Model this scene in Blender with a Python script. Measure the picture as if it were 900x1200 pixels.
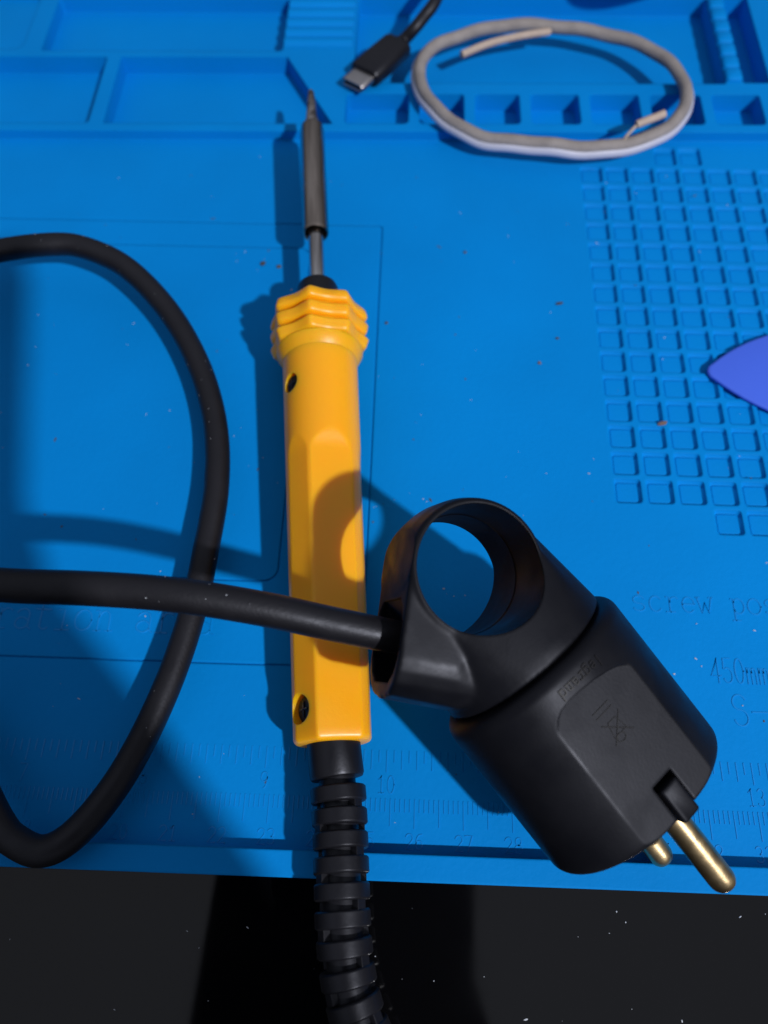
import bpy, bmesh, math, random
import numpy as np
from mathutils import Matrix, Vector
random.seed(7)
S = 0.01                                   # everything below is laid out in centimetres; meshes are stored in metres
scn = bpy.context.scene
col = scn.collection
for o in list(bpy.data.objects):
    bpy.data.objects.remove(o)

# ------------------------------------------------------------------ camera, light, exposure
CAM = np.array([-0.48617, -0.96199, 16.82613])
CROT = (0.448447, 0.0057533, 0.0343133)
FPX = 900.0                                # focal length in pixels of a 900 x 1200 picture
cam_d = bpy.data.cameras.new("camera")
cam = bpy.data.objects.new("camera", cam_d)
col.objects.link(cam)
cam.location = Vector(CAM) * S
cam.rotation_euler = CROT
cam_d.sensor_fit = 'VERTICAL'
cam_d.sensor_height = 36.0
cam_d.lens = 36.0 * FPX / 1200.0
cam_d.clip_start = 0.002
cam_d.clip_end = 20.0
cam_d.dof.use_dof = True
cam_d.dof.focus_distance = 0.150
cam_d.dof.aperture_fstop = 12.5
scn.camera = cam

world = bpy.data.worlds.new("World")
scn.world = world
world.use_nodes = True
wb = world.node_tree.nodes["Background"]
wb.inputs[1].default_value = 1.0
# dim indoor surroundings: pale ceiling overhead, darker walls towards the horizon
wn = world.node_tree
w_tc = wn.nodes.new("ShaderNodeTexCoord"); w_sx = wn.nodes.new("ShaderNodeSeparateXYZ"); w_cr = wn.nodes.new("ShaderNodeValToRGB")
wn.links.new(w_tc.outputs["Generated"], w_sx.inputs[0]); wn.links.new(w_sx.outputs["Z"], w_cr.inputs[0]); wn.links.new(w_cr.outputs[0], wb.inputs[0])
w_cr.color_ramp.elements[0].position = 0.0; w_cr.color_ramp.elements[0].color = (0.035, 0.038, 0.046, 1)
w_cr.color_ramp.elements[1].position = 0.95; w_cr.color_ramp.elements[1].color = (0.37, 0.39, 0.45, 1)

LAMP = np.array([73.0, -68.0, 110.0])
ld = bpy.data.lights.new("ceiling_lamp_light", 'POINT')
ld.energy = 91.5
ld.color = (0.97, 0.965, 1.0)
ld.shadow_soft_size = 0.024
lo = bpy.data.objects.new("ceiling_lamp_light", ld)
col.objects.link(lo)
lo.location = Vector(LAMP) * S

vs = scn.view_settings
vs.view_transform = 'Standard'
vs.look = 'None'
vs.exposure = 0.0
vs.gamma = 1.0
vs.use_curve_mapping = False

# ------------------------------------------------------------------ pixel helper (direction only; height comes from what it lies on)
CR = np.array(cam.rotation_euler.to_matrix())
def pix(x, y, z=0.0):
    d = CR @ np.array([(x - 450) / FPX, -(y - 600) / FPX, -1.0])
    t = (z - CAM[2]) / d[2]
    return CAM + t * d

# ------------------------------------------------------------------ materials
def mat(name, color, rough=0.5, metal=0.0, spec=0.5, nscale=60.0, nvar=0.06, bump=0.0, bscale=400.0, bevel=0.0, rvar=0.0, coat=0.0):
    m = bpy.data.materials.new(name)
    m.use_nodes = True
    nt = m.node_tree
    b = nt.nodes["Principled BSDF"]
    b.inputs["Metallic"].default_value = metal
    b.inputs["Specular IOR Level"].default_value = spec
    b.inputs["Coat Weight"].default_value = coat
    tc = nt.nodes.new("ShaderNodeTexCoord")
    n1 = nt.nodes.new("ShaderNodeTexNoise")
    n1.inputs["Scale"].default_value = nscale
    n1.inputs["Detail"].default_value = 5
    nt.links.new(tc.outputs["Object"], n1.inputs["Vector"])
    mx = nt.nodes.new("ShaderNodeMix")
    mx.data_type = 'RGBA'
    mx.inputs[6].default_value = (*[c * (1 - nvar) for c in color], 1)
    mx.inputs[7].default_value = (*[min(1, c * (1 + nvar)) for c in color], 1)
    nt.links.new(n1.outputs["Fac"], mx.inputs[0])
    nt.links.new(mx.outputs[2], b.inputs["Base Color"])
    if rvar:
        mr = nt.nodes.new("ShaderNodeMapRange")
        mr.inputs[1].default_value = 0.35
        mr.inputs[2].default_value = 0.65
        mr.inputs[3].default_value = rough - rvar
        mr.inputs[4].default_value = rough + rvar
        n3 = nt.nodes.new("ShaderNodeTexNoise")
        n3.inputs["Scale"].default_value = nscale * 2.3
        n3.inputs["Detail"].default_value = 6
        nt.links.new(tc.outputs["Object"], n3.inputs["Vector"])
        nt.links.new(n3.outputs["Fac"], mr.inputs[0])
        nt.links.new(mr.outputs[0], b.inputs["Roughness"])
    else:
        b.inputs["Roughness"].default_value = rough
    nrm = None
    if bevel:
        bv = nt.nodes.new("ShaderNodeBevel")
        bv.samples = 6
        bv.inputs["Radius"].default_value = bevel * S
        nrm = bv.outputs["Normal"]
    if bump:
        n2 = nt.nodes.new("ShaderNodeTexNoise")
        n2.inputs["Scale"].default_value = bscale
        n2.inputs["Detail"].default_value = 4
        nt.links.new(tc.outputs["Object"], n2.inputs["Vector"])
        bp = nt.nodes.new("ShaderNodeBump")
        bp.inputs["Strength"].default_value = bump
        bp.inputs["Distance"].default_value = 0.0006
        nt.links.new(n2.outputs["Fac"], bp.inputs["Height"])
        if nrm is not None:
            nt.links.new(nrm, bp.inputs["Normal"])
        nrm = bp.outputs["Normal"]
    if nrm is not None:
        nt.links.new(nrm, b.inputs["Normal"])
    return m

def soft(m, w, rad, scale):
    b = m.node_tree.nodes["Principled BSDF"]
    b.inputs["Subsurface Weight"].default_value = w; b.inputs["Subsurface Radius"].default_value = rad; b.inputs["Subsurface Scale"].default_value = scale
M = dict(
    relief=mat("blue_silicone_relief", (0.0, 0.207, 0.60), 0.36, spec=0.30, nscale=25, nvar=0.035, bump=0.05, bscale=900),
    silicone=mat("blue_silicone", (0.0, 0.203, 0.595), 0.60, spec=0.06, nscale=22, nvar=0.15, bump=0.12, bscale=900, bevel=0.065, rvar=0.06),
    table=mat("black_glass", (0.0018, 0.0018, 0.0022), 0.06, spec=0.36, nscale=18, nvar=0.2, rvar=0.03),
    yellow=mat("orange_yellow_plastic", (1.0, 0.405, 0.006), 0.36, spec=0.42, nscale=40, nvar=0.05, bump=0.04, bscale=1200, bevel=0.04, rvar=0.05),
    rubber=mat("black_cable_rubber", (0.0070, 0.0066, 0.0085), 0.48, spec=0.38, nscale=80, nvar=0.25, bump=0.10, bscale=1500, rvar=0.07),
    boot=mat("black_boot_plastic", (0.0060, 0.0060, 0.0082), 0.42, spec=0.38, nscale=80, nvar=0.2, bump=0.06, bscale=1200, bevel=0.03, rvar=0.06),
    plug=mat("black_plug_plastic", (0.0034, 0.0036, 0.0056), 0.48, spec=0.26, nscale=55, nvar=0.3, bump=0.03, bscale=1800, bevel=0.075, rvar=0.09),
    plugdark=mat("black_plug_inlay", (0.004, 0.004, 0.006), 0.5, spec=0.25),
    brass=mat("brass_pin", (0.47, 0.35, 0.19), 0.36, metal=1.0, nscale=120, nvar=0.12, bump=0.05, bscale=2500, rvar=0.08),
    steel=mat("worn_steel", (0.50, 0.42, 0.36), 0.20, metal=1.0, nscale=70, nvar=0.35, bump=0.03, bscale=1500, rvar=0.08),
    tip=mat("burnt_tip_metal", (0.22, 0.19, 0.18), 0.42, metal=1.0, nscale=300, nvar=0.5, bump=0.2, bscale=2500),
    shaft=mat("pale_shaft_steel", (0.56, 0.53, 0.52), 0.22, metal=1.0, nscale=90, nvar=0.15),
    taupe=mat("grimy_braided_sleeve", (0.26, 0.235, 0.225), 0.55, spec=0.25, nscale=220, nvar=0.3, bump=0.6, bscale=2200),
    white=mat("white_cable_sheath", (0.46, 0.47, 0.57), 0.45, spec=0.4, nscale=120, nvar=0.08, bump=0.15, bscale=1500),
    bare=mat("tan_cable_end", (0.42, 0.33, 0.27), 0.6, spec=0.4, nscale=250, nvar=0.25, bump=0.3, bscale=2000),
    usbm=mat("usb_shell_steel", (0.42, 0.40, 0.40), 0.30, metal=1.0, nscale=200, nvar=0.2, bevel=0.02),
    pick=mat("violet_blue_plastic", (0.05, 0.128, 0.72), 0.42, spec=0.45, nscale=60, nvar=0.03, bump=0.03, bscale=900, bevel=0.05),
    crumb=mat("dark_crumb", (0.05, 0.045, 0.045), 0.7, nscale=900, nvar=0.6),
    crumb2=mat("brown_crumb", (0.16, 0.105, 0.09), 0.7, nscale=900, nvar=0.5),
    dust=mat("pale_dust", (0.42, 0.45, 0.50), 0.8, nscale=900, nvar=0.2),
    phone=mat("dark_phone_glass", (0.004, 0.004, 0.005), 0.35, spec=0.2),
)

# lengthwise heat-tint streaks on the iron's sleeve and shaft, also painted in place of the sleeve's highlight
for k_, c0, c1 in (("steel", (0.20, 0.165, 0.14), (0.50, 0.43, 0.375)), ("shaft", (0.34, 0.32, 0.31), (0.75, 0.72, 0.70)), ("tip", (0.10, 0.08, 0.075), (0.55, 0.50, 0.47))):
    nt = M[k_].node_tree
    nz = [n for n in nt.nodes if n.type == 'TEX_NOISE'][0]; mp = nt.nodes.new("ShaderNodeMapping"); tc = [n for n in nt.nodes if n.type == 'TEX_COORD'][0]
    mp.inputs["Scale"].default_value = (9.0, 0.55, 9.0) if k_ != "tip" else (1.5, 1.0, 1.5)
    rt = nt.nodes.new("ShaderNodeMapping"); rt.inputs["Rotation"].default_value = (0, 0, -0.0959)
    nt.links.new(tc.outputs["Object"], rt.inputs[0]); nt.links.new(rt.outputs[0], mp.inputs[0]); nt.links.new(mp.outputs[0], nz.inputs["Vector"]); nz.inputs["Scale"].default_value = 42.0 if k_ != "tip" else 300
    mx = [n for n in nt.nodes if n.type == 'MIX'][0]
    rm = nt.nodes.new("ShaderNodeMapRange"); rm.inputs[1].default_value = .36; rm.inputs[2].default_value = .64
    nt.links.new(nz.outputs["Fac"], rm.inputs[0]); nt.links.new(rm.outputs[0], mx.inputs[0])
    mx.inputs[6].default_value = (*c0, 1); mx.inputs[7].default_value = (*c1, 1)
for k_ in ("plug", "boot", "rubber"):
    M[k_].node_tree.nodes["Principled BSDF"].inputs["Specular Tint"].default_value = (0.86, 0.89, 1.0, 1)
soft(M["yellow"], 0.6, (1.0, 0.42, 0.05), 0.005)
# ------------------------------------------------------------------ mesh helpers
WM = {}                                    # root matrices (metres)
def tag(o, label=None, cat=None, group=None, kind=None):
    if label: o["label"] = label
    if cat: o["category"] = cat
    if group: o["group"] = group
    if kind: o["kind"] = kind
    return o
def root(name, label, cat, mtx=None, loc=(0, 0, 0), group=None):
    o = bpy.data.objects.new(name, None)
    o.empty_display_size = 0.01
    col.objects.link(o)
    m = mtx if mtx is not None else Matrix.Translation(Vector([c * S for c in loc]))
    o.matrix_world = m
    WM[o.name] = m.copy()
    return tag(o, label, cat, group)
def base_root(o):
    while o.parent: o = o.parent
    return o
def shade(me, angle=35):
    bm = bmesh.new(); bm.from_mesh(me)
    ca = math.radians(angle)
    for f in bm.faces: f.smooth = True
    for e in bm.edges:
        e.smooth = not (len(e.link_faces) == 2 and e.calc_face_angle(0) > ca)
    bm.to_mesh(me); bm.free()
def add(name, verts, faces, m, parent=None, local=False, angle=35):
    """verts in cm: world, or local to the root when local is set"""
    v = np.asarray(verts, float) * S
    me = bpy.data.meshes.new(name)
    o = bpy.data.objects.new(name, me)
    col.objects.link(o)
    if parent is not None:
        o.parent = parent
        if not local:
            r = base_root(parent)
            mi = np.array((WM[r.name].inverted() if r.name in WM else Matrix.Identity(4)))
            v = v @ mi[:3, :3].T + mi[:3, 3]
    me.from_pydata(v.tolist(), [], [tuple(f) for f in faces])
    me.update()
    shade(me, angle)
    me.materials.append(M[m] if isinstance(m, str) else m)
    return o
def top(name, verts, faces, m, label=None, cat=None, group=None, kind=None, angle=35, centre=True):
    """a thing that is one mesh, origin at its base"""
    v = np.asarray(verts, float)
    c = np.array([v[:, 0].mean(), v[:, 1].mean(), v[:, 2].min()]) if centre else np.zeros(3)
    o = add(name, v - c, faces, m, angle=angle)
    o.location = Vector(c) * S
    WM[o.name] = Matrix.Translation(Vector(c) * S)
    return tag(o, label, cat, group, kind)

def join(parts):
    V = []; F = []
    for v, f in parts:
        k = len(V); V.extend(np.asarray(v, float).tolist()); F.extend([tuple(i + k for i in q) for q in f])
    return V, F
def box(x0, x1, y0, y1, z0, z1):
    v = [(x, y, z) for z in (z0, z1) for y in (y0, y1) for x in (x0, x1)]
    f = [(0, 2, 3, 1), (4, 5, 7, 6), (0, 1, 5, 4), (2, 6, 7, 3), (0, 4, 6, 2), (1, 3, 7, 5)]
    return v, f
def prism(poly, z0, z1):
    """poly counter-clockwise in plan"""
    n = len(poly)
    v = [(x, y, z0) for x, y in poly] + [(x, y, z1) for x, y in poly]
    f = [tuple(range(n - 1, -1, -1)), tuple(range(n, 2 * n))]
    f += [(i, (i + 1) % n, n + (i + 1) % n, n + i) for i in range(n)]
    return v, f
def rrect(x0, x1, y0, y1, r, n=5):
    p = []
    for cx, cy, a0 in ((x1 - r, y0 + r, -90), (x1 - r, y1 - r, 0), (x0 + r, y1 - r, 90), (x0 + r, y0 + r, 180)):
        for i in range(n + 1):
            a = math.radians(a0 + 90 * i / n); p.append((cx + r * math.cos(a), cy + r * math.sin(a)))
    return p
def rings(rr, cap0=True, cap1=True, closed=True):
    """rr: list of equal-length vertex loops"""
    n = len(rr[0]); V = [tuple(p) for r in rr for p in r]; F = []
    for i in range(len(rr) - 1):
        for j in range(n):
            a, b = i * n + j, i * n + (j + 1) % n
            F.append((a, b, b + n, a + n))
    if cap0: F.append(tuple(range(n - 1, -1, -1)))
    if cap1: F.append(tuple(range((len(rr) - 1) * n, len(rr) * n)))
    return V, F
def frame_of(ax, upv=(0, 0, 1)):
    ax = np.asarray(ax, float); ax = ax / np.linalg.norm(ax)
    up = np.asarray(upv, float); up = up - ax * (up @ ax); up /= np.linalg.norm(up)
    return ax, np.cross(ax, up), up        # axis, side (right), up
def lathe(prof, o, ax, up=(0, 0, 1), n=48, rf=None, cap0=True, cap1=True):
    """prof: (s, r) along axis; rf(theta, s, r) -> r ; theta 0 = side, 90 = up"""
    ax, sd, up = frame_of(ax, up); o = np.asarray(o, float); rr = []
    for s, r in prof:
        lp = []
        for j in range(n):
            t = 2 * math.pi * j / n
            q = rf(t, s, r) if rf else r
            lp.append(o + ax * s + sd * (q * math.cos(t)) + up * (q * math.sin(t)))
        rr.append(lp[::-1])
    v, f = rings(rr, cap0, cap1)
    return v, [tuple(reversed(q)) for q in f] if False else f
def spline(pts, n=12):
    P = [np.asarray(p, float) for p in pts]
    P = [2 * P[0] - P[1]] + P + [2 * P[-1] - P[-2]]
    out = []
    for i in range(1, len(P) - 2):
        for k in range(n):
            t = k / n
            out.append(0.5 * (2 * P[i] + (P[i + 1] - P[i - 1]) * t + (2 * P[i - 1] - 5 * P[i] + 4 * P[i + 1] - P[i + 2]) * t * t
                       + (3 * P[i] - P[i - 1] - 3 * P[i + 1] + P[i + 2]) * t ** 3))
    out.append(P[-2])
    return out
def smooth_path(pts, it=6, closed=False):
    P = np.array(pts, float)
    for _ in range(it):
        if closed:
            P = 0.5 * P + 0.25 * (np.roll(P, 1, 0) + np.roll(P, -1, 0))
        else:
            Q = P.copy(); Q[1:-1] = 0.5 * P[1:-1] + 0.25 * (P[:-2] + P[2:]); P = Q
    return list(P)
def tube(path, r, n=20, closed=False, cap=True, squash=None):
    P = [np.asarray(p, float) for p in path]; N = len(P)
    rad = r if callable(r) else (lambda u: r)
    T = []
    for i in range(N):
        a = P[(i - 1) % N] if (closed or i > 0) else P[i]; b = P[(i + 1) % N] if (closed or i < N - 1) else P[i]
        t = b - a; T.append(t / np.linalg.norm(t))
    u = np.cross(T[0], (0, 0, 1.0)); u /= np.linalg.norm(u)
    rr = []
    for i in range(N):
        u = u - T[i] * (u @ T[i]); u /= np.linalg.norm(u)
        w = np.cross(T[i], u); q = rad(i / max(1, N - 1))
        rr.append([P[i] + q * (math.cos(2 * math.pi * j / n) * u + math.sin(2 * math.pi * j / n) * w) for j in range(n)])
    if closed: rr.append(rr[0])
    V, F = rings(rr, cap and not closed, cap and not closed)
    return V, F

def tmp(v, f, name="tmp"):
    me = bpy.data.meshes.new(name)
    me.from_pydata([tuple(map(float, p)) for p in v], [], [tuple(q) for q in f]); me.update()
    bm = bmesh.new(); bm.from_mesh(me); bmesh.ops.recalc_face_normals(bm, faces=bm.faces); bm.to_mesh(me); bm.free()
    o = bpy.data.objects.new(name, me); col.objects.link(o)
    return o
def baked(o, kill=()):
    dg = bpy.context.evaluated_depsgraph_get(); dg.update()
    me = bpy.data.meshes.new_from_object(o.evaluated_get(dg))
    v = [tuple(p.co) for p in me.vertices]; f = [tuple(p.vertices) for p in me.polygons]
    bpy.data.meshes.remove(me)
    for k in (o, *kill):
        d = k.data; bpy.data.objects.remove(k); bpy.data.meshes.remove(d)
    return v, f
def cut(body, cutters, op='DIFFERENCE'):
    o = tmp(*body); ks = []
    for c in cutters:
        k = tmp(*c); ks.append(k)
        md = o.modifiers.new("cut", 'BOOLEAN'); md.operation = op; md.solver = 'EXACT'; md.object = k
        md.use_self = False
    return baked(o, ks)
def hull(pts):
    bm = bmesh.new()
    for p in pts: bm.verts.new(tuple(map(float, p)))
    bmesh.ops.convex_hull(bm, input=bm.verts)
    bmesh.ops.delete(bm, geom=[v for v in bm.verts if not v.link_faces], context='VERTS')
    bm.verts.index_update()
    v = [tuple(p.co) for p in bm.verts]; f = [tuple(q.index for q in p.verts) for p in bm.faces]
    bm.free(); return v, f

# ------------------------------------------------------------------ stroke lettering (embossed ridges)
def arc(cx, cy, rx, ry, a0, a1, n=12):
    return [(cx + rx * math.cos(math.radians(a0 + (a1 - a0) * i / n)), cy + ry * math.sin(math.radians(a0 + (a1 - a0) * i / n))) for i in range(n + 1)]
# x-height letters in a box 0..0.6 wide, 0..0.62 high; capitals and digits 1.0 high
G = {
 's': [arc(.3, .46, .22, .15, 20, 270, 9) + arc(.3, .16, .22, .15, 90, -160, 9)],
 'c': [arc(.32, .31, .25, .31, 40, 320, 14)],
 'r': [[(.08, .6), (.22, .6), (.22, 0)], [(.06, 0), (.4, 0)], arc(.42, .38, .2, .22, 175, 50, 7)],
 'e': [[(.07, .33), (.55, .33)] + arc(.31, .31, .24, .31, 5, 315, 14)],
 'w': [[(.02, .6), (.17, 0), (.3, .42), (.43, 0), (.58, .6)], [(-.02, .62), (.12, .62)], [(.48, .62), (.62, .62)]],
 'p': [[(.04, .6), (.15, .6), (.15, -.26)], [(.04, -.26), (.32, -.26)], arc(.33, .31, .22, .3, 150, -150, 14)],
 'o': [arc(.3, .31, .26, .31, 0, 360, 18)],
 'i': [[(.12, .6), (.31, .6), (.31, 0)], [(.1, 0), (.52, 0)], [(.29, .82), (.33, .82)]],
 't': [[(.22, .85), (.22, .15)] + arc(.36, .15, .14, .15, 180, 320, 7), [(.06, .6), (.5, .6)]],
 'n': [[(.04, .6), (.14, .6), (.14, 0)], [(.04, 0), (.26, 0)], arc(.32, .38, .17, .22, 170, 0, 8) + [(.49, 0)], [(.4, 0), (.6, 0)]],
 'a': [arc(.29, .42, .2, .18, 160, 0, 8) + [(.49, .05), (.58, 0)], arc(.28, .17, .2, .17, 30, 340, 12)],
 'm': [[(.06, 0), (.06, .62)], arc(.18, .45, .12, .17, 180, 0, 7) + [(.3, 0)], arc(.42, .45, .12, .17, 180, 0, 7) + [(.54, 0)]],
 'l': [[(.3, 0), (.3, 1)]],
 'g': [arc(.3, .31, .24, .3, 0, 360, 16), [(.54, .6), (.54, -.12)] + arc(.3, -.12, .24, .16, 0, -150, 8)],
 'd': [arc(.28, .31, .24, .3, 0, 360, 16), [(.52, 1), (.52, 0)]],
 'x': [[(.05, 0), (.55, .6)], [(.05, .6), (.55, 0)]],
 'S': [arc(.3, .75, .25, .24, 25, 270, 12) + arc(.3, .26, .26, .25, 90, -160, 12)],
 '-': [[(.05, .45), (.6, .45)]],
 '0': [arc(.3, .5, .23, .5, 0, 360, 20)],
 '1': [[(.12, .78), (.32, 1), (.32, 0)], [(.15, 0), (.5, 0)]],
 '2': [arc(.3, .72, .24, .27, 165, -20, 10) + [(.06, 0), (.56, 0)]],
 '3': [arc(.28, .74, .22, .25, 150, -80, 10) + arc(.28, .25, .25, .25, 80, -150, 10)],
 '4': [[(.44, 0), (.44, 1), (.05, .28), (.58, .28)]],
 '5': [[(.5, 1), (.14, 1), (.1, .56)] + arc(.3, .31, .25, .3, 120, -150, 12)],
 '6': [[(.48, .98)] + arc(.42, .4, .33, .58, 110, 180, 6) + arc(.3, .29, .22, .28, 170, -190, 14)],
 '7': [[(.06, 1), (.55, 1), (.24, 0)]],
 '8': [arc(.3, .75, .2, .24, -90, 270, 14), arc(.3, .26, .25, .26, 90, 450, 14)],
 '9': [arc(.3, .7, .22, .28, 0, 360, 14), [(.52, .68)] + arc(.2, .6, .32, .58, 0, -70, 6)],
}
def ridge(poly, hw, h, P):
    """raised stroke along 2-D polyline; P(x,y,z) maps to space"""
    p = np.array(poly, float); n = len(p); V = []; F = []
    for i in range(n):
        t = p[min(i + 1, n - 1)] - p[max(i - 1, 0)]; L = np.linalg.norm(t) or 1; t = t / L; q = np.array([-t[1], t[0]])
        e = -t * hw * .5 if i == 0 else (t * hw * .5 if i == n - 1 else 0 * t)
        c = p[i] + e
        for k, z in ((hw, -0.3 * h), (hw * .5, h), (-hw * .5, h), (-hw, -0.3 * h)):
            V.append(P(c[0] + q[0] * k, c[1] + q[1] * k, z))
    for i in range(n - 1):
        a = 4 * i
        for k in range(3): F.append((a + k, a + k + 4, a + k + 5, a + k + 1))
    F.append((0, 1, 2, 3)); k = 4 * (n - 1); F.append((k + 3, k + 2, k + 1, k))
    return V, F
def text_mesh(txt, size, pitch, wscale, hw, h, P):
    parts = []
    for i, ch in enumerate(txt):
        for st in G.get(ch, []):
            parts.append(ridge([(i * pitch + x * size * wscale, y * size) for x, y in st], hw, h, P))
    return join(parts)

# ================================================================== SETTING: table top
tv, tf = box(-60, 60, -45, 55, -4.5, -0.5)
tb = top("table_top", tv, tf, "table", kind="structure")

# ================================================================== SILICONE MAT
mat_root = root("silicone_work_mat", "blue silicone work mat with trays, ruler scale and screw grid on the black table", "work mat", loc=(-5, 14, -0.5))
ZT, ZF = 0.33, -0.30
cutters = []
# main working surface
cutters.append(prism(rrect(-27.1, 17.1, -0.47, 20.22, 0.25), 0.0, 2))
# trays along the back
trA1 = [(-10.22, 20.55), (-2.95, 20.55), (-4.66, 23.83), (-10.22, 23.83)]
trA0 = rrect(-16.5, -10.68, 20.55, 23.83, 0.15)
cutters += [prism(trA1, ZF, 2), prism(trA0, ZF, 2)]
cutters += [prism(rrect(-13.0, -4.85, 24.12, 27.0, 0.12), -0.18, 2), prism(rrect(-20, -13.65, 24.2, 27.3, 0.35), 0.12, 2)]
cutters += [prism(rrect(-2.42, 9.73, 22.50, 27.05, 0.1), ZF, 2), prism(rrect(10.27, 11.15, 22.55, 27.2, 0.08), ZF - .1, 2)]
xs = [-2.58, -.38, 1.38, 3.16, 5.06, 6.98, 8.95, 10.85, 12.8, 14.8]
for i in range(len(xs) - 1):
    cutters.append(prism(rrect(xs[i] + (.0 if i == 0 else .17), xs[i + 1] - .17, 20.56, 22.0, 0.16), ZF, 2))
cut2 = []
GX, GY, GP, CW = 4.785, 18.52, 0.7827, 0.66
cells = [(c, r) for r in range(15) for c in range(12)] + [(3, -1), (4, -1), (3, 15), (4, 15), (8, -1), (8, 15)]
for c, r in cells:
    x0 = GX + GP * c; y0 = GY - GP * r
    cut2.append(rings([[(x, y, z) for x, y in rrect(x0 + i_, x0 + CW - i_, y0 + i_, y0 + CW - i_, 0.085, 3)] for z, i_ in ((-.10, .05), (-.02, 0), (.2, -.01))]))
# engraved outlines
def groove_rect(x0, x1, y0, y1, r, w=.035, d=.035):
    o = rrect(x0, x1, y0, y1, r, 6); i = rrect(x0 + w, x1 - w, y0 + w, y1 - w, max(r - w, .01), 6); n = len(o)
    v = [(x, y, -d) for x, y in o] + [(x, y, -d) for x, y in i] + [(x, y, .2) for x, y in o] + [(x, y, .2) for x, y in i]; f = []
    for k in range(n):
        a, b = k, (k + 1) % n
        f += [(a, n + a, n + b, b), (2 * n + a, 2 * n + b, 3 * n + b, 3 * n + a), (a, b, 2 * n + b, 2 * n + a), (n + a, 3 * n + a, 3 * n + b, n + b)]
    return v, f
cut2.append(groove_rect(-25, -1.22, 3.27, 16.54, .12))
cut2.append(groove_rect(-24, -3.27, 5.24, 15.6, .35))
slab = prism(rrect(-27.5, 17.5, -0.96, 29.2, 0.6), -0.5, ZT)
mv, mf = cut(slab, [join(cutters)])
mv, mf = cut((mv, mf), [join(cut2)])
def warp(v):
    v = np.array(v, float); k = np.clip((v[:, 1] - 19.2) / 1.0, 0, 1)
    v[:, 1] += 0.022 * v[:, 0] * k
    return v
add("mat_body", warp(mv), mf, "silicone", mat_root, angle=20)
# cell floors (slightly proud pads)
pv, pf = prism(rrect(-.5 * CW + .065, .5 * CW - .065, -.5 * CW + .065, .5 * CW - .065, .06, 2), -.12, -.095)
proto = None
for c, r in cells:
    x = GX + GP * c + CW / 2; y = GY - GP * r + CW / 2
    if proto is None:
        proto = add("grid_cell", pv, pf, "silicone", mat_root, local=True); o = proto
    else:
        o = proto.copy(); col.objects.link(o); o.parent = mat_root
    o.location = Vector(((x + 5) * S, (y - 14) * S, 0.5 * S))
# ridge of rounded blocks between the slots
ry = 22.62
add("ridge_core", warp(box(9.72, 10.28, 22.55, 27.1, -.42, .30)[0]), box(0, 1, 0, 1, 0, 1)[1], "silicone", mat_root)
for k in range(7):
    y0 = ry + k * .635
    loops = []
    for z, ins in ((.25, 0), (.38, 0), (.42, .03), (.45, .09)):
        loops.append([(x, y, z) for x, y in rrect(9.73 + ins, 10.27 - ins, y0 + ins, y0 + .585 - ins, .12, 4)])
    v, f = rings(loops)
    add("ridge_block", warp(v), f, "silicone", mat_root)
# corrugated pad
for k in range(6):
    y0 = 24.34 + k * .53
    prof = [(y0, .30), (y0 + .06, .40), (y0 + .16, .455), (y0 + .30, .45), (y0 + .42, .39), (y0 + .50, .30)]
    v = [(x, y, z) for y, z in prof for x in (-4.82, -2.52)]
    f = [(2 * i, 2 * i + 1, 2 * i + 3, 2 * i + 2) for i in range(5)] + [tuple(range(0, 12, 2)), tuple(range(11, 0, -2))]
    add("pad_rib", warp(v), f, "silicone", mat_root, angle=60)
add("pad_base", *prism([(x, y) for x, y in warp([(-4.84, 24.3, 0), (-2.5, 24.3, 0), (-2.5, 27.6, 0), (-4.84, 27.6, 0)])[:, :2]], .2, .345), "silicone", mat_root)
# ruler scales
PG = lambda x, y, z: (x, y, z)
cm = []; 
for k in range(0, 430):
    x = k / 10 - 26.0
    if x < -16 or x > 14: continue
    y1 = 0.02 if k % 10 == 0 else (0.06 if k % 5 == 0 else 0.33)
    cm.append(ridge([(x, .56), (x, y1)], .019, .011, PG))
add("centimetre_ticks", *join(cm), "relief", mat_root)
inch = []
for k in range(0, 16 * 17):
    x = k * 2.54 / 16 - 26.0
    if x < -16 or x > 14: continue
    y1 = 1.10 if k % 16 == 0 else (1.16 if k % 2 == 0 else 1.30)
    inch.append(ridge([(x, 1.52), (x, y1)], .021, .011, PG))
add("inch_ticks", *join(inch), "relief", mat_root)
def numeral(n, x, y, size, pitch, ws):
    t = str(n); w = pitch * (len(t) - 1) + .6 * size * ws
    add("numeral", *text_mesh(t, size, pitch, ws, .02, .011, lambda a, b, c: (x - w / 2 + a, y + b, c)), "relief", mat_root)
for n in range(11, 40): numeral(n, n - 26.0, -.37, .29, .2, 1.0)
for n in range(5, 16): numeral(n, n * 2.54 - 26.0, .68, .34, .2, .85)
def mat_text(name, t, px, py, size, pitch, ws, hw=.027, h=.013):
    p = pix(px, py, 0)
    add(name, *text_mesh(t, size, pitch, ws, hw, h, lambda a, b, c: (p[0] + a, p[1] + b, c)), "relief", mat_root)
mat_text("embossed_text", "screw position", 741, 716, .60, .375, .95)
mat_text("embossed_text", "450mm x 300mm", 834, 800, .55, .262, .72)
mat_text("embossed_text", "S-160", 861, 851, .68, .40, .85)
mat_text("embossed_text", "operation area", -82, 733, .78, .465, .95)

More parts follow.
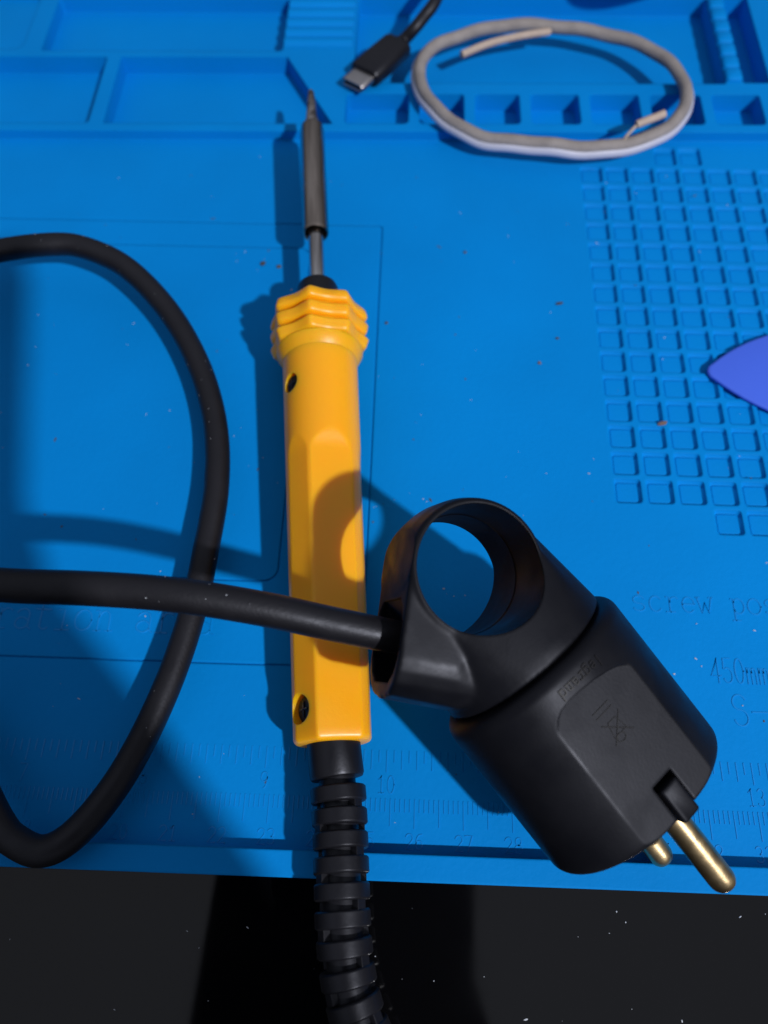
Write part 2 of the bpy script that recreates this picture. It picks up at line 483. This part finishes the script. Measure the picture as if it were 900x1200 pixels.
# ================================================================== SOLDERING IRON
T0 = np.array([-1.69, 1.5, 0.84]); AX = np.array([-0.09575, 0.99468, 0.03811]); AX /= np.linalg.norm(AX)
iron = root("soldering_iron", "yellow handled soldering iron with ribbed black cord boot lying across the mat", "soldering iron", loc=(-2.2, 7, 0))
ROTF = math.radians(90 - 17)
def handle_r(t, s, r):
    Rr = 0.80 + 0.0135 * s
    u = min(1.0, max(0.0, (s - 6.35) / .6)); u = u * u * (3 - 2 * u)
    q = Rr
    for off, k in ((.135, 0.0), (.055, math.radians(58)), (.03, math.radians(-70))):
        c = math.cos(t - ROTF - k)
        if c > .2: q = min(q, (Rr - off * (1 - u) + .01 * u) / c)
    return q - (0.80 + 0.0135 * s - r)
prof = []
for s, ins in [(0, .10), (.02, .05), (.05, .02), (.10, 0)] + [(.1 + .15 * i, 0) for i in range(1, 41)] + [(6.15 + .05 * i, 0) for i in range(0, 18)] + [(7.05 + .3 * i, 0) for i in range(0, 7)] + [(9.2, 0)]:
    prof.append((s, 0.80 + 0.0135 * s - ins))
hv, hf = lathe(prof, T0, AX, n=144, rf=handle_r)
ax_, sd_, up_ = frame_of(AX)
def hole_cutter(s, ang, r, d0, d1):
    a = math.radians(ang); dirv = sd_ * math.cos(a) + up_ * math.sin(a)
    return lathe([(d0, r), (d1, r)], T0 + ax_ * s, dirv, up=ax_, n=32), dirv
hc1, dv1 = hole_cutter(.66, 146, .30, .32, 1.4)
hc2, dv2 = hole_cutter(8.25, 140, .25, .45, 1.4)
hv, hf = cut((hv, hf), [hc1, hc2])
handle = add("handle", hv, hf, "yellow", iron, angle=28)
for s, dv, r, d in ((.66, dv1, .285, .60), (8.25, dv2, .24, .80)):
    c = T0 + ax_ * s
    hd = lathe([(d - .3, r), (d, r), (d + .05, r * .8)], c, dv, up=ax_, n=24)
    scr = add("screw", *hd, "plugdark", handle)
    d0, e1, e2 = frame_of(dv, ax_)
    for q in (0, 1):
        p = e1 if q else e2; w = e2 if q else e1
        vv = []
        for zz in (d + .045, d + .07):
            for a_, b_ in ((-1, -1), (1, -1), (1, 1), (-1, 1)):
                vv.append(c + d0 * zz + p * (a_ * r * .55) + w * (b_ * .022))
        add("screw_slot", vv, [(0, 1, 2, 3), (4, 5, 6, 7), (0, 1, 5, 4), (1, 2, 6, 5), (2, 3, 7, 6), (3, 0, 4, 7)], "boot", scr)
# scalloped finger guard: three rings on a core, each ring its own piece
def scal(t, s, r):
    if r < 1.05: return r
    return r - .155 * math.sqrt(math.sin(4 * (t - math.radians(6))) ** 2 + .012)
guard = add("finger_guard", *lathe([(9.10, .90), (9.16, .945), (9.40, 1.08), (9.44, 1.08), (9.46, .96), (10.62, .96), (10.70, .93), (10.72, .4)], T0, AX, n=96), "yellow", iron, angle=30)
for s0, s1, ra, rb in ((9.44, 9.78, 1.22, 1.27), (9.88, 10.21, 1.25, 1.28), (10.31, 10.66, 1.275, 1.24)):
    p_ = [(s0, 1.0), (s0, ra - .10), (s0 + .02, ra - .05), (s0 + .055, ra - .015), (s0 + .10, ra), (s1 - .10, rb), (s1 - .055, rb - .015), (s1 - .02, rb - .05), (s1, rb - .10), (s1, 1.0)]
    p_ = [(s, max(r, 1.0)) for s, r in p_]
    add("guard_ring", *lathe(p_, T0, AX, n=160, rf=scal), "yellow", guard, angle=30)
add("front_collar", *lathe([(10.6, .54), (11.42, .54), (11.53, .50), (11.57, .3)], T0, AX, n=48), "boot", iron)
add("shaft", *lathe([(11.2, .205), (13.9, .205)], T0, AX, n=32), "shaft", iron)
slv = add("sleeve", *lathe([(13.75, .22), (13.45, .27), (13.36, .30), (13.34, .335), (13.37, .352), (13.45, .357), (17.2, .352), (17.34, .33), (17.42, .25), (17.44, .15)], T0, AX, n=48, cap0=False), "steel", iron)
add("soldering_tip", *lathe([(17.3, .20), (17.6, .195), (17.95, .155), (18.5, .12), (18.62, .112), (18.85, .09), (18.93, .05)], T0, AX, n=28), "tip", iron)
# ribbed cord boot
bp = [T0 - AX * -.15] + [np.array(p) for p in [(-1.56, .8, .85), (-1.47, .09, .87), (-1.37, -.95, .93), (-1.30, -1.70, .95), (-1.18, -2.45, .93), (-.97, -3.10, .88), (-.66, -3.7, .8), (-.3, -4.2, .7), (0.1, -4.7, .6)]]
bpath = smooth_path(spline(bp, 24), 20)
bl = np.concatenate([[0], np.cumsum([np.linalg.norm(bpath[i + 1] - bpath[i]) for i in range(len(bpath) - 1)])])
def along(s):
    i = min(len(bl) - 2, max(0, int(np.searchsorted(bl, s) - 1))); u = (s - bl[i]) / (bl[i + 1] - bl[i])
    p = bpath[i] * (1 - u) + bpath[i + 1] * u
    t = bpath[min(i + 3, len(bpath) - 1)] - bpath[max(i - 2, 0)]
    return p, t / np.linalg.norm(t)
boot = add("cord_boot", *tube(bpath, .36, 24), "boot", iron)
p, t = along(.12)
add("boot_collar", *lathe([(-.1, .54), (.64, .54), (.70, .51), (.71, .36)], p, t, n=48), "boot", boot)
s = .97; k = 0
while s < bl[-1] - .4:
    p, t = along(s + .16); w_ = .30
    r_ = .545 - .006 * k
    add("boot_ring", *lathe([(-w_ / 2, .34), (-w_ / 2, r_ - .03), (-w_ / 2 + .03, r_), (w_ / 2 - .03, r_), (w_ / 2, r_ - .03), (w_ / 2, .34)], p, t, n=48), "boot", boot)
    # bridges to the next ring, alternately placed
    p2, t2 = along(s + .36)
    tt, sd2, up2 = frame_of(t2)
    for a in ((35, 215) if k % 2 else (140, 320)):
        d = sd2 * math.cos(math.radians(a)) + up2 * math.sin(math.radians(a)); e = np.cross(tt, d)
        vv = [p2 + tt * x + d * y + e * z for x in (-.12, .12) for y in (.3, r_ - .035) for z in (-.10, .10)]
        add("boot_bridge", *hull(vv), "boot", boot)
    s += w_ + .115 + .008 * k; k += 1

# ================================================================== MAINS PLUG
PA = np.array([0.64036619, -0.67666396, -0.36339653]); PW = np.array([0.71650328, 0.69671876, -0.0347279]); PN = np.array([0.27668429, -0.23813623, 0.93098708]); PO = np.array([4.005, 0.585, 1.775])
pm = Matrix(((PA[0], PW[0], PN[0], PO[0] * S), (PA[1], PW[1], PN[1], PO[1] * S), (PA[2], PW[2], PN[2], PO[2] * S), (0, 0, 0, 1)))
plug = root("mains_plug", "black mains plug with pull ring, brass pins and looping cord, propped at the mat edge", "plug", mtx=pm)
EW, EN = 1.95, 1.61
def ell(a, f, n=128):
    return [(a, (EW - f) * math.cos(2 * math.pi * j / n), (EN - f) * math.sin(2 * math.pi * j / n)) for j in range(n)]
prf = [(-3.30, .34)] + [(-3.05 - .25 * math.cos(math.radians(9 * i)), .25 - .25 * math.sin(math.radians(9 * i))) for i in range(0, 11)] + [(-2.8 + .2 * i, 0) for i in range(13)] + [(-.28, 0)] + [(-.2 + .2 * math.sin(math.radians(9 * i)), .2 - .2 * math.cos(math.radians(9 * i))) for i in range(1, 11)]
bv, bf = rings([ell(a, f) for a, f in prf])
arch = [(.6, -2.6), (.6, 2.6), (-2.3, 2.6), (-2.3, .95), (-2.45, .84), (-2.56, .68), (-2.65, .45), (-2.73, .12), (-2.76, -.2), (-2.76, -.42), (-2.71, -.64), (-2.62, -.77), (-2.48, -.88), (-2.3, -.95), (-2.3, -2.6)]
pan1 = prism(arch, 1.43, 3.0); pan2 = prism(arch, -3.0, -1.43)
rec = prism(rrect(-.68, .4, -.19, .285, .02, 2), 1.05, 2.0)
bv, bf = cut((bv, bf), [join([pan1, pan2])])
bv, bf = cut((bv, bf), [rec])
body = add("plug_body", bv, bf, "plug", plug, local=True, angle=16)
loops = []
for n_, ins in ((1.0, 0), (1.44, 0), (1.47, .02), (1.48, .05)):
    loops.append([(x, y, n_) for x, y in rrect(-.54 + ins, .13 - ins * .3, -.125 + ins, .265 - ins, .03, 3)])
add("latch_tongue", *rings(loops), "plug", body, local=True)
# raised wheeled-bin mark, bar first
PB = lambda x, y, z: (x, y, 1.43 + z)
mk = [ridge([(-2.26, -.22), (-2.26, .16)], .012, .012, PB), ridge([(-2.16, -.22), (-2.16, .16)], .012, .008, PB),
      ridge([(-2.02, -.22), (-1.62, .22)], .014, .012, PB), ridge([(-2.02, .20), (-1.62, -.22)], .014, .012, PB),
      ridge([(-1.98, -.10), (-1.72, -.16), (-1.72, .14), (-1.98, .08), (-1.98, -.10)], .012, .011, PB),
      ridge([(-1.66 + .07 * math.cos(i * .6), -.05 + .09 * math.sin(i * .6)) for i in range(12)], .012, .012, PB)]
add("disposal_mark", *join(mk), "plugdark", body, local=True)
def PT(x, y, z):
    w = .47 - x; a = -2.995 + y
    n = EN * math.sqrt(1 - (w / EW) ** 2)
    return (a, w, n + z - .004)
add("raised_lettering", *text_mesh("legrand", .19, .142, 1.05, .02, .024, PT), "plugdark", body, local=True)
# pins
for sgn in (1, -1):
    pr_ = [(-.4, .24), (1.56, .24), (1.64, .235), (1.71, .215), (1.765, .18), (1.79, .13), (1.80, .06)]
    v, f = lathe(pr_, (0, 0, .88 * sgn), (1, 0, 0), n=40)
    add("contact_pin", v, f, "brass", plug, local=True)
# pull-ring head (fused from rounded solids, then hole and cord socket cut)
RC = -5.25
circ = [(RC + r * math.cos(2 * math.pi * j / 64), r * math.sin(2 * math.pi * j / 64)) for r in (1.0,) for j in range(64)]
ringpts = []
barrel = rings([[(RC + r * x_, r * y_, n_) for x_, y_ in [(math.cos(2 * math.pi * j / 96), math.sin(2 * math.pi * j / 96)) for j in range(96)]] for n_, r in
                ((-1.0, 1.17), (-.94, 1.24), (-.6, 1.31), (0, 1.35), (.6, 1.31), (.94, 1.24), (1.0, 1.17))])
hp = []
for j in range(64):
    c_, s_ = math.cos(2 * math.pi * j / 64), math.sin(2 * math.pi * j / 64)
    for n_ in (-.72, .72): hp.append((RC + 1.27 * c_, 1.27 * s_, n_))
    for n_ in (-.96, .96):
        if c_ > .35: hp.append((RC + 1.2 * c_, 1.2 * s_, n_))
    for a_, k_ in ((-3.34, 1.0), (-3.55, .985)):
        hp.append((a_, 1.74 * k_ * c_, 1.46 * k_ * s_))
cone = hull(hp)
sk = []
for sg in (1, -1):
    sk += [(-6.12, -.82, .92 * sg), (-5.02, -2.05, .97 * sg), (-4.25, -1.40, .97 * sg), (-4.5, -.6, .95 * sg), (-4.60, -2.50, .55 * sg), (-3.62, -1.72, .55 * sg),
           (-4.74, -2.36, .80 * sg), (-3.85, -1.60, .80 * sg), (-4.88, -2.2, .92 * sg), (-4.05, -1.5, .92 * sg), (-3.5, -1.2, .8 * sg)]
sk += [(-4.55, -2.57, 0), (-3.57, -1.76, 0)]
sock = hull(sk)
o = tmp(*join([barrel, cone, sock]))
md = o.modifiers.new("fuse", 'REMESH'); md.mode = 'VOXEL'; md.voxel_size = 0.034; md.adaptivity = 0
md = o.modifiers.new("soft", 'SMOOTH'); md.factor = .5; md.iterations = 10
rv, rf_ = baked(o)
hole = lathe([(-2, 1.14), (-.3, 1.125), (-.02, 1.118), (0, 1.10), (.02, 1.118), (.3, 1.125), (2, 1.15)], (RC, 0, 0), (0, 0, 1), up=(1, 0, 0), n=128)
tdir = np.array([-.755, -.656, 0]); ldir = np.array([.656, -.755, 0])     # outward and along the cut face
p0 = np.array([RC, 0, 0]) + tdir * 1.2
face_cut = hull([p0 + ldir * l + tdir * t + np.array([0, 0, n_]) for l in (-1.2, 4) for t in (0, 2) for n_ in (-3, 3)])
cav = hull([p0 + ldir * l + tdir * t + np.array([0, 0, n_]) for l, h_, t0 in ((.68, .55, -.08), (.85, .75, -.2), (1.18, .83, -.6), (1.7, .83, -.6), (1.95, .70, -.6), (2.12, .45, -.6)) for t in (t0, .5) for n_ in (-h_, h_)])
rv, rf_ = cut((rv, rf_), [hole])
rv, rf_ = cut((rv, rf_), [face_cut])
rv, rf_ = cut((rv, rf_), [cav])
head = add("pull_ring", rv, rf_, "plug", plug, local=True, angle=38)
# neck hidden in the seam
add("seam_neck", *rings([[(a, 1.62 * math.cos(2 * math.pi * j / 64), 1.34 * math.sin(2 * math.pi * j / 64)) for j in range(64)] for a in (-3.5, -3.1)]), "plugdark", plug, local=True)

# ================================================================== MAINS CORD
def PL(a, w, n): return PO + a * PA + w * PW + n * PN
c0 = PL(-4.75, -1.30, 0); c1 = PL(-5.26, -1.75, 0)
cordpts = [c0, c1] + [np.array(p) for p in [(-1.75, 3.02, 4.12), (-2.87, 3.14, 4.42), (-4.29, 3.26, 4.62), (-5.79, 3.32, 4.62), (-7.37, 3.38, 4.5), (-9.6, 3.7, 4.2), (-12.2, 5.2, 3.6), (-13.9, 8.0, 2.9), (-13.9, 11.0, 2.2), (-12.9, 12.9, 1.8),
     (-11.2, 13.7, 1.6), (-9.94, 14.0, 1.55), (-9.07, 14.0, 1.45), (-7.89, 13.5, 1.25), (-6.63, 12.25, .98), (-5.66, 10.65, .8), (-5.07, 8.99, .7), (-4.84, 7.34, .68), (-4.87, 5.8, .68), (-4.98, 4.18, .66), (-5.3, 2.5, .66), (-5.81, .92, .72), (-6.43, -.18, .8),
     (-7.03, -.66, .86), (-7.64, -.52, .88), (-8.15, -.1, .88), (-9.6, 1.6, .75), (-12, 3.3, .5), (-15.5, 4.0, .35), (-20, 3.2, .31), (-24, 4.5, .31)]]
cp = smooth_path(spline(cordpts, 14), 8)
cord = add("cord", *tube(cp, .298, 28), "rubber", plug)
lint = []
for i in range(40):
    j = random.randrange(20, len(cp) - 120); t_ = cp[j + 1] - cp[j]; t_ /= np.linalg.norm(t_); a_ = math.radians(random.uniform(20, 160))
    sd3 = np.cross(t_, (0, 0, 1.0)); sd3 /= np.linalg.norm(sd3); up3 = np.cross(sd3, t_)
    c_ = cp[j] + .299 * (math.cos(a_) * sd3 + math.sin(a_) * up3); r_ = random.choice([.006, .008, .012]); e_ = random.uniform(.5, 2)
    lint.append(hull([c_ + t_ * r_ * e_, c_ - t_ * r_ * e_, c_ + sd3 * r_, c_ - sd3 * r_, c_ + up3 * r_, c_ - up3 * r_]))
tag(add("lint", *join(lint), "dust", cord), kind="stuff")

# ================================================================== WHITE / GREY CABLE COIL
ringp = [(-.28, 22.28), (-.02, 23.45), (1.05, 24.38), (2.45, 24.9), (4.0, 24.9), (5.64, 24.68), (6.98, 24.05), (7.9, 22.95), (8.2, 21.85), (7.92, 20.75), (7.1, 19.75), (5.75, 19.2), (4.4, 19.08), (3.1, 19.22), (1.83, 19.42), (.8, 20.08), (.06, 21.05)]
rp = [np.array([x, y, .70]) for x, y in ringp]
rs = []
n_ = len(rp)
for i in range(n_):
    a, b, c, d = rp[i - 1], rp[i], rp[(i + 1) % n_], rp[(i + 2) % n_]
    for k in range(10):
        t = k / 10
        rs.append(.5 * (2 * b + (c - a) * t + (2 * a - 5 * b + 4 * c - d) * t * t + (3 * b - a - 3 * c + d) * t ** 3))
rs = np.array(smooth_path(rs, 6, closed=True))
cen = np.array([3.95, 22.0, .7])
out = rs - cen; out[:, 2] = 0; out /= np.linalg.norm(out, axis=1)[:, None]
coil = root("cable_coil", "single loop of grimy white cable with loose thin ends, lying over the tray dividers", "cable", loc=(3.95, 22, .33))
wob = np.array([[0, 0, .03 * math.sin(i * .21) + .02 * math.sin(i * .57)] for i in range(len(rs))])
add("braided_strand", *tube(list(rs - out * .03 + wob + np.array([0, 0, .05])), .195, 20, closed=True), "taupe", coil)
add("white_strand", *tube(list(rs + out * .075 + wob - np.array([0, 0, .075])), .165, 20, closed=True), "white", coil)
e1 = [pix(645, 37, .75), pix(622, 40, .80), pix(600, 44, .80), pix(570, 52, .78), pix(541, 64, .75)]
add("loose_end", *tube(smooth_path(spline(e1, 8), 3), lambda u: .115 if u > .02 else .08, 16), "bare", coil)
e2 = [pix(729, 168, .75), pix(733, 161, .95), pix(741, 152, 1.1), pix(749, 144, 1.15)]
e2b = [pix(746, 146, 1.15), pix(756, 142, 1.2), pix(768, 137.5, 1.25), pix(779, 133, 1.3)]
le = add("loose_end", *tube(smooth_path(spline(e2, 8), 2), .045, 12), "bare", coil)
add("stripped_tip", *tube(spline(e2b, 6), .115, 16), "bare", le)

# ================================================================== USB CABLE
zt = .64
ut = pix(413, 100, zt); ub = pix(468, 50, zt + .05)
ud = ub - ut; ud[2] = 0; ul = np.linalg.norm(ud); ud /= ul; us = np.array([ud[1], -ud[0], 0])
usb = root("usb_cable", "black usb cable with a steel shell connector beside the cable coil", "usb cable", loc=tuple(ut * (1, 1, 0) + np.array([0, 0, .33])))
def sec(w, h, n=10, e=None):
    r = min(w, h) / 2 if e is None else e; q = rrect(-w / 2, w / 2, -h / 2, h / 2, r * .99, n); return q
def usec(s, w, h, e=None): return [ut + ud * s + us * x + np.array([0, 0, y]) for x, y in sec(w, h, 8, e)]
sh = rings([usec(.3, .70, .12), usec(.02, .70, .14), usec(0, .74, .18), usec(0, .80, .23), usec(.03, .84, .26), usec(.75, .84, .26)])
add("connector_shell", *sh, "usbm", usb)
inl = rings([usec(-.003, .66, .11), usec(.2, .66, .11)])
add("connector_mouth", *inl, "plugdark", usb)
om = rings([usec(.60, .90, .34, .14), usec(.62, 1.02, .48, .2), usec(.68, 1.10, .56, .24), usec(1.5, 1.12, .60, .26), usec(ul - .15, 1.08, .58, .25), usec(ul - .04, .98, .50, .22), usec(ul, .85, .42, .2)])
add("connector_grip", *om, "boot", usb)
ue = ut + ud * ul
up_pts = [ue - ud * .2, ue + ud * .25, pix(486, 33, .95), pix(498, 18, 1.15), pix(512, -2, 1.4)]
q = up_pts[-1]
sp = [(q[0] + .55, q[1] + 1.6, 1.9), (q[0] + 2.0, q[1] + 2.8, 2.5)]
# beyond the frame the cable is given a loop, placed so its shadow falls on the back tray
zl = 2.5
kx, ky = -(LAMP[0] - 5) / LAMP[2], (25 - LAMP[1]) / LAMP[2]
loop = []
for x_, y_ in ((745, -14), (752, 0), (725, 9), (690, 14), (655, 11), (625, -2), (612, -16)):
    g = pix(x_, y_ - 3, ZF); loop.append((g[0] - kx * (zl - ZF), g[1] - ky * (zl - ZF), zl))
loop = loop[::-1]
far = [(loop[-1][0] + .6, loop[-1][1] + 1.6, 2.3), (loop[-1][0] + 3, loop[-1][1] + 4, 1.2), (loop[-1][0] + 6, loop[-1][1] + 6, -.2), (loop[-1][0] + 9, loop[-1][1] + 8, -.3)]
upth = smooth_path(spline(up_pts + sp + loop + far, 10), 5)
add("cable", *tube(upth, lambda u: .20 + .10 * max(0, 1 - u * 16), 18), "boot", usb)

# ================================================================== PICK
pc = np.array([9.05, 11.35]); 
def tri_round(size, r, n=10, rot=180):
    cs = [(size * math.cos(math.radians(rot + 120 * k)), size * math.sin(math.radians(rot + 120 * k))) for k in range(3)]; p = []
    for k in range(3):
        for i in range(n + 1):
            a = math.radians(rot + 120 * k - 60 + 120 * i / n); p.append((cs[k][0] + r * math.cos(a), cs[k][1] + r * math.sin(a)))
    # bowed sides
    o = []
    for i in range(len(p)):
        a = np.array(p[i]); b = np.array(p[(i + 1) % len(p)]); L = np.linalg.norm(b - a); o.append(a)
        if L > .5:
            nrm = np.array([(b - a)[1], -(b - a)[0]]) / L
            for k in range(1, 8): o.append(a + (b - a) * k / 8 + nrm * .16 * (1 - (2 * k / 8 - 1) ** 2))
    return o
tp = tri_round(1.45, .26, rot=178)
tp = [np.array([7.54 - min(q[0] for q in tp), 11.42]) + q for q in tp]
cenp = np.mean(tp, axis=0)
lp = [[(*(cenp + (q - cenp) * sc), z) for q in tp] for z, sc in ((.03, .97), (.05, .995), (.10, 1.0), (.13, .985), (.14, .95))]
top("opening_pick", *rings(lp), "pick", "violet blue plastic triangular opening pick lying on the screw grid", "opening pick", angle=50)

# ================================================================== CRUMBS AND DUST
def blob(c, r, sx=1, sy=1, sz=.6, rot=0):
    bm = bmesh.new(); bmesh.ops.create_icosphere(bm, subdivisions=1, radius=1)
    V = []
    for v in bm.verts:
        q = np.array(v.co) * r * random.uniform(.7, 1.2) * np.array([sx, sy, sz]); x, y = q[0], q[1]
        V.append((c[0] + x * math.cos(rot) - y * math.sin(rot), c[1] + x * math.sin(rot) + y * math.cos(rot), c[2] + q[2]))
    bm.verts.index_update(); F = [tuple(v.index for v in f.verts) for f in bm.faces]; bm.free()
    return V, F
crumbs = [((308, 310), .085, 1.2, "dark irregular crumb beside the iron's sleeve shadow", "crumb"), ((327, 313), .065, 1.1, "small dark crumb touching the iron's shadow, next to a larger one", "crumb"),
          ((453, 379), .05, 1, "lone dark crumb right of the finger guard", "crumb"), ((656, 356), .05, 2.6, "thin dark sliver lying left of the screw grid", "crumb"),
          ((632, 426), .05, 1, "tiny brown crumb left of the screw grid", "crumb2"), ((545, 296), .045, 1.3, "faint dark speck between the iron's sleeve and the screw grid", "crumb"),
          ((653, 397), .04, 1.4, "small dark smear like speck between a sliver and a brown crumb", "crumb")]
crumbs.append(((776, 497), .075, 1.8, "grey brown smear of grit caught between the cells of the screw grid", "crumb2"))
for (x, y), r, st, lab, m in crumbs:
    p = pix(x, y, 0); p[2] = r * .45
    top("crumb", *blob(p, r, st, 1, .6, random.uniform(-.3, .5)), m, lab, "crumb", "crumbs scattered on the mat")
dust = []
for i in range(110):
    x, y = random.uniform(-11, 10), random.uniform(-.3, 20)
    r = random.choice([.006, .008, .008, .012, .016]); st = random.choice([1, 1, 1, 1.6, 4])
    dust.append(blob((x, y, r * .4), r, st, 1, .5, random.uniform(0, 3.1)))
for (x, y) in [(815, 772), (822, 781), (816, 731), (884, 739), (790, 790), (690, 555), (500, 588), (496, 585), (520, 690), (532, 699), (545, 698), (640, 555), (870, 827)]:
    p = pix(x, y, 0); dust.append(blob((p[0], p[1], .01), .016, random.choice([1, 2.5]), 1, .6, random.uniform(-.6, .2)))
dark = [blob((random.uniform(-11, 10), random.uniform(0, 20), .004), random.choice([.008, .012, .018, .025]), random.choice([1, 1, 1.5, 3]), 1, .4, random.uniform(0, 3)) for i in range(60)]
top("mat_grit", *join(dark), "crumb", "fine dark grit specks strewn over the blue mat", "grit", kind="stuff", centre=False)
top("mat_dust", *join(dust), "dust", "fine pale dust specks and lint strewn over the blue mat", "dust", kind="stuff", centre=False)
dust = []
for i in range(30):
    x, y = random.uniform(-8, 7.5), random.uniform(-3.8, -1.1)
    r = random.choice([.005, .006, .008, .012, .018]); st = random.choice([1, 1, 1, 1.5, 3])
    dust.append(blob((x, y, -.5 + r * .4), r, st, 1, .5, random.uniform(0, 3.1)))
top("table_dust", *join(dust), "dust", "fine pale dust specks lying on the glossy black table", "dust", kind="stuff", centre=False)

# ================================================================== THE PHONE THAT TAKES THE PICTURE (seen as shadow and reflection)
camM = cam.rotation_euler.to_matrix().to_4x4(); camM.translation = Vector(CAM) * S
def camp(x, y, z): return CAM + CR @ np.array([x, y, z])
phone = root("smartphone", "dark smartphone with an added shading plate held above the mat, mirrored in the table", "smartphone", loc=tuple(camp(-3, -1.5, 2.2)))
loops = []
for z, ins in ((1.1, .12), (1.15, .03), (1.3, 0), (1.75, 0), (1.9, .03), (1.95, .12)):
    loops.append([camp(x, y, z) for x, y in rrect(-7.4 + ins, 1.6 - ins, -8.5 + ins, 5.0 - ins, .9, 6)])
add("phone_body", *rings(loops), "phone", phone)
pn = CR @ np.array([0, 0, 1.0]); pp = camp(0, 0, 1.5)
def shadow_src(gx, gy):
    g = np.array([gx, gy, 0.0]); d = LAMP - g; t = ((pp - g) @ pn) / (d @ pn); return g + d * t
fl = [shadow_src(*g) for g in [(-11.9, 15.6), (-11.3, 14.2), (-9.75, 7.2), (-8.6, 5.0), (-5.9, 2.3), (-2.95, -1.0), (-.6, -3.8), (-4, -6.5), (-14, -3), (-15, 14.0)]]  # unseen plate added beside the phone, outlined to cast the diagonal shadow edge
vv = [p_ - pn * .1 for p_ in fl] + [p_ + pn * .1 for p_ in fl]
k = len(fl)
add("added_shade_plate", vv, [tuple(range(k)), tuple(range(2 * k - 1, k - 1, -1))] + [(i, i + k, (i + 1) % k + k, (i + 1) % k) for i in range(k)], "phone", phone)

# ------------------------------------------------------------------ tidy normals
for o in bpy.data.objects:
    if o.type == 'MESH' and o.data.users >= 1 and not o.data.get("ok"):
        bm = bmesh.new(); bm.from_mesh(o.data)
        bmesh.ops.recalc_face_normals(bm, faces=bm.faces); bm.to_mesh(o.data); bm.free(); o.data["ok"] = 1
for me in bpy.data.meshes:
    if "ok" in me: del me["ok"]
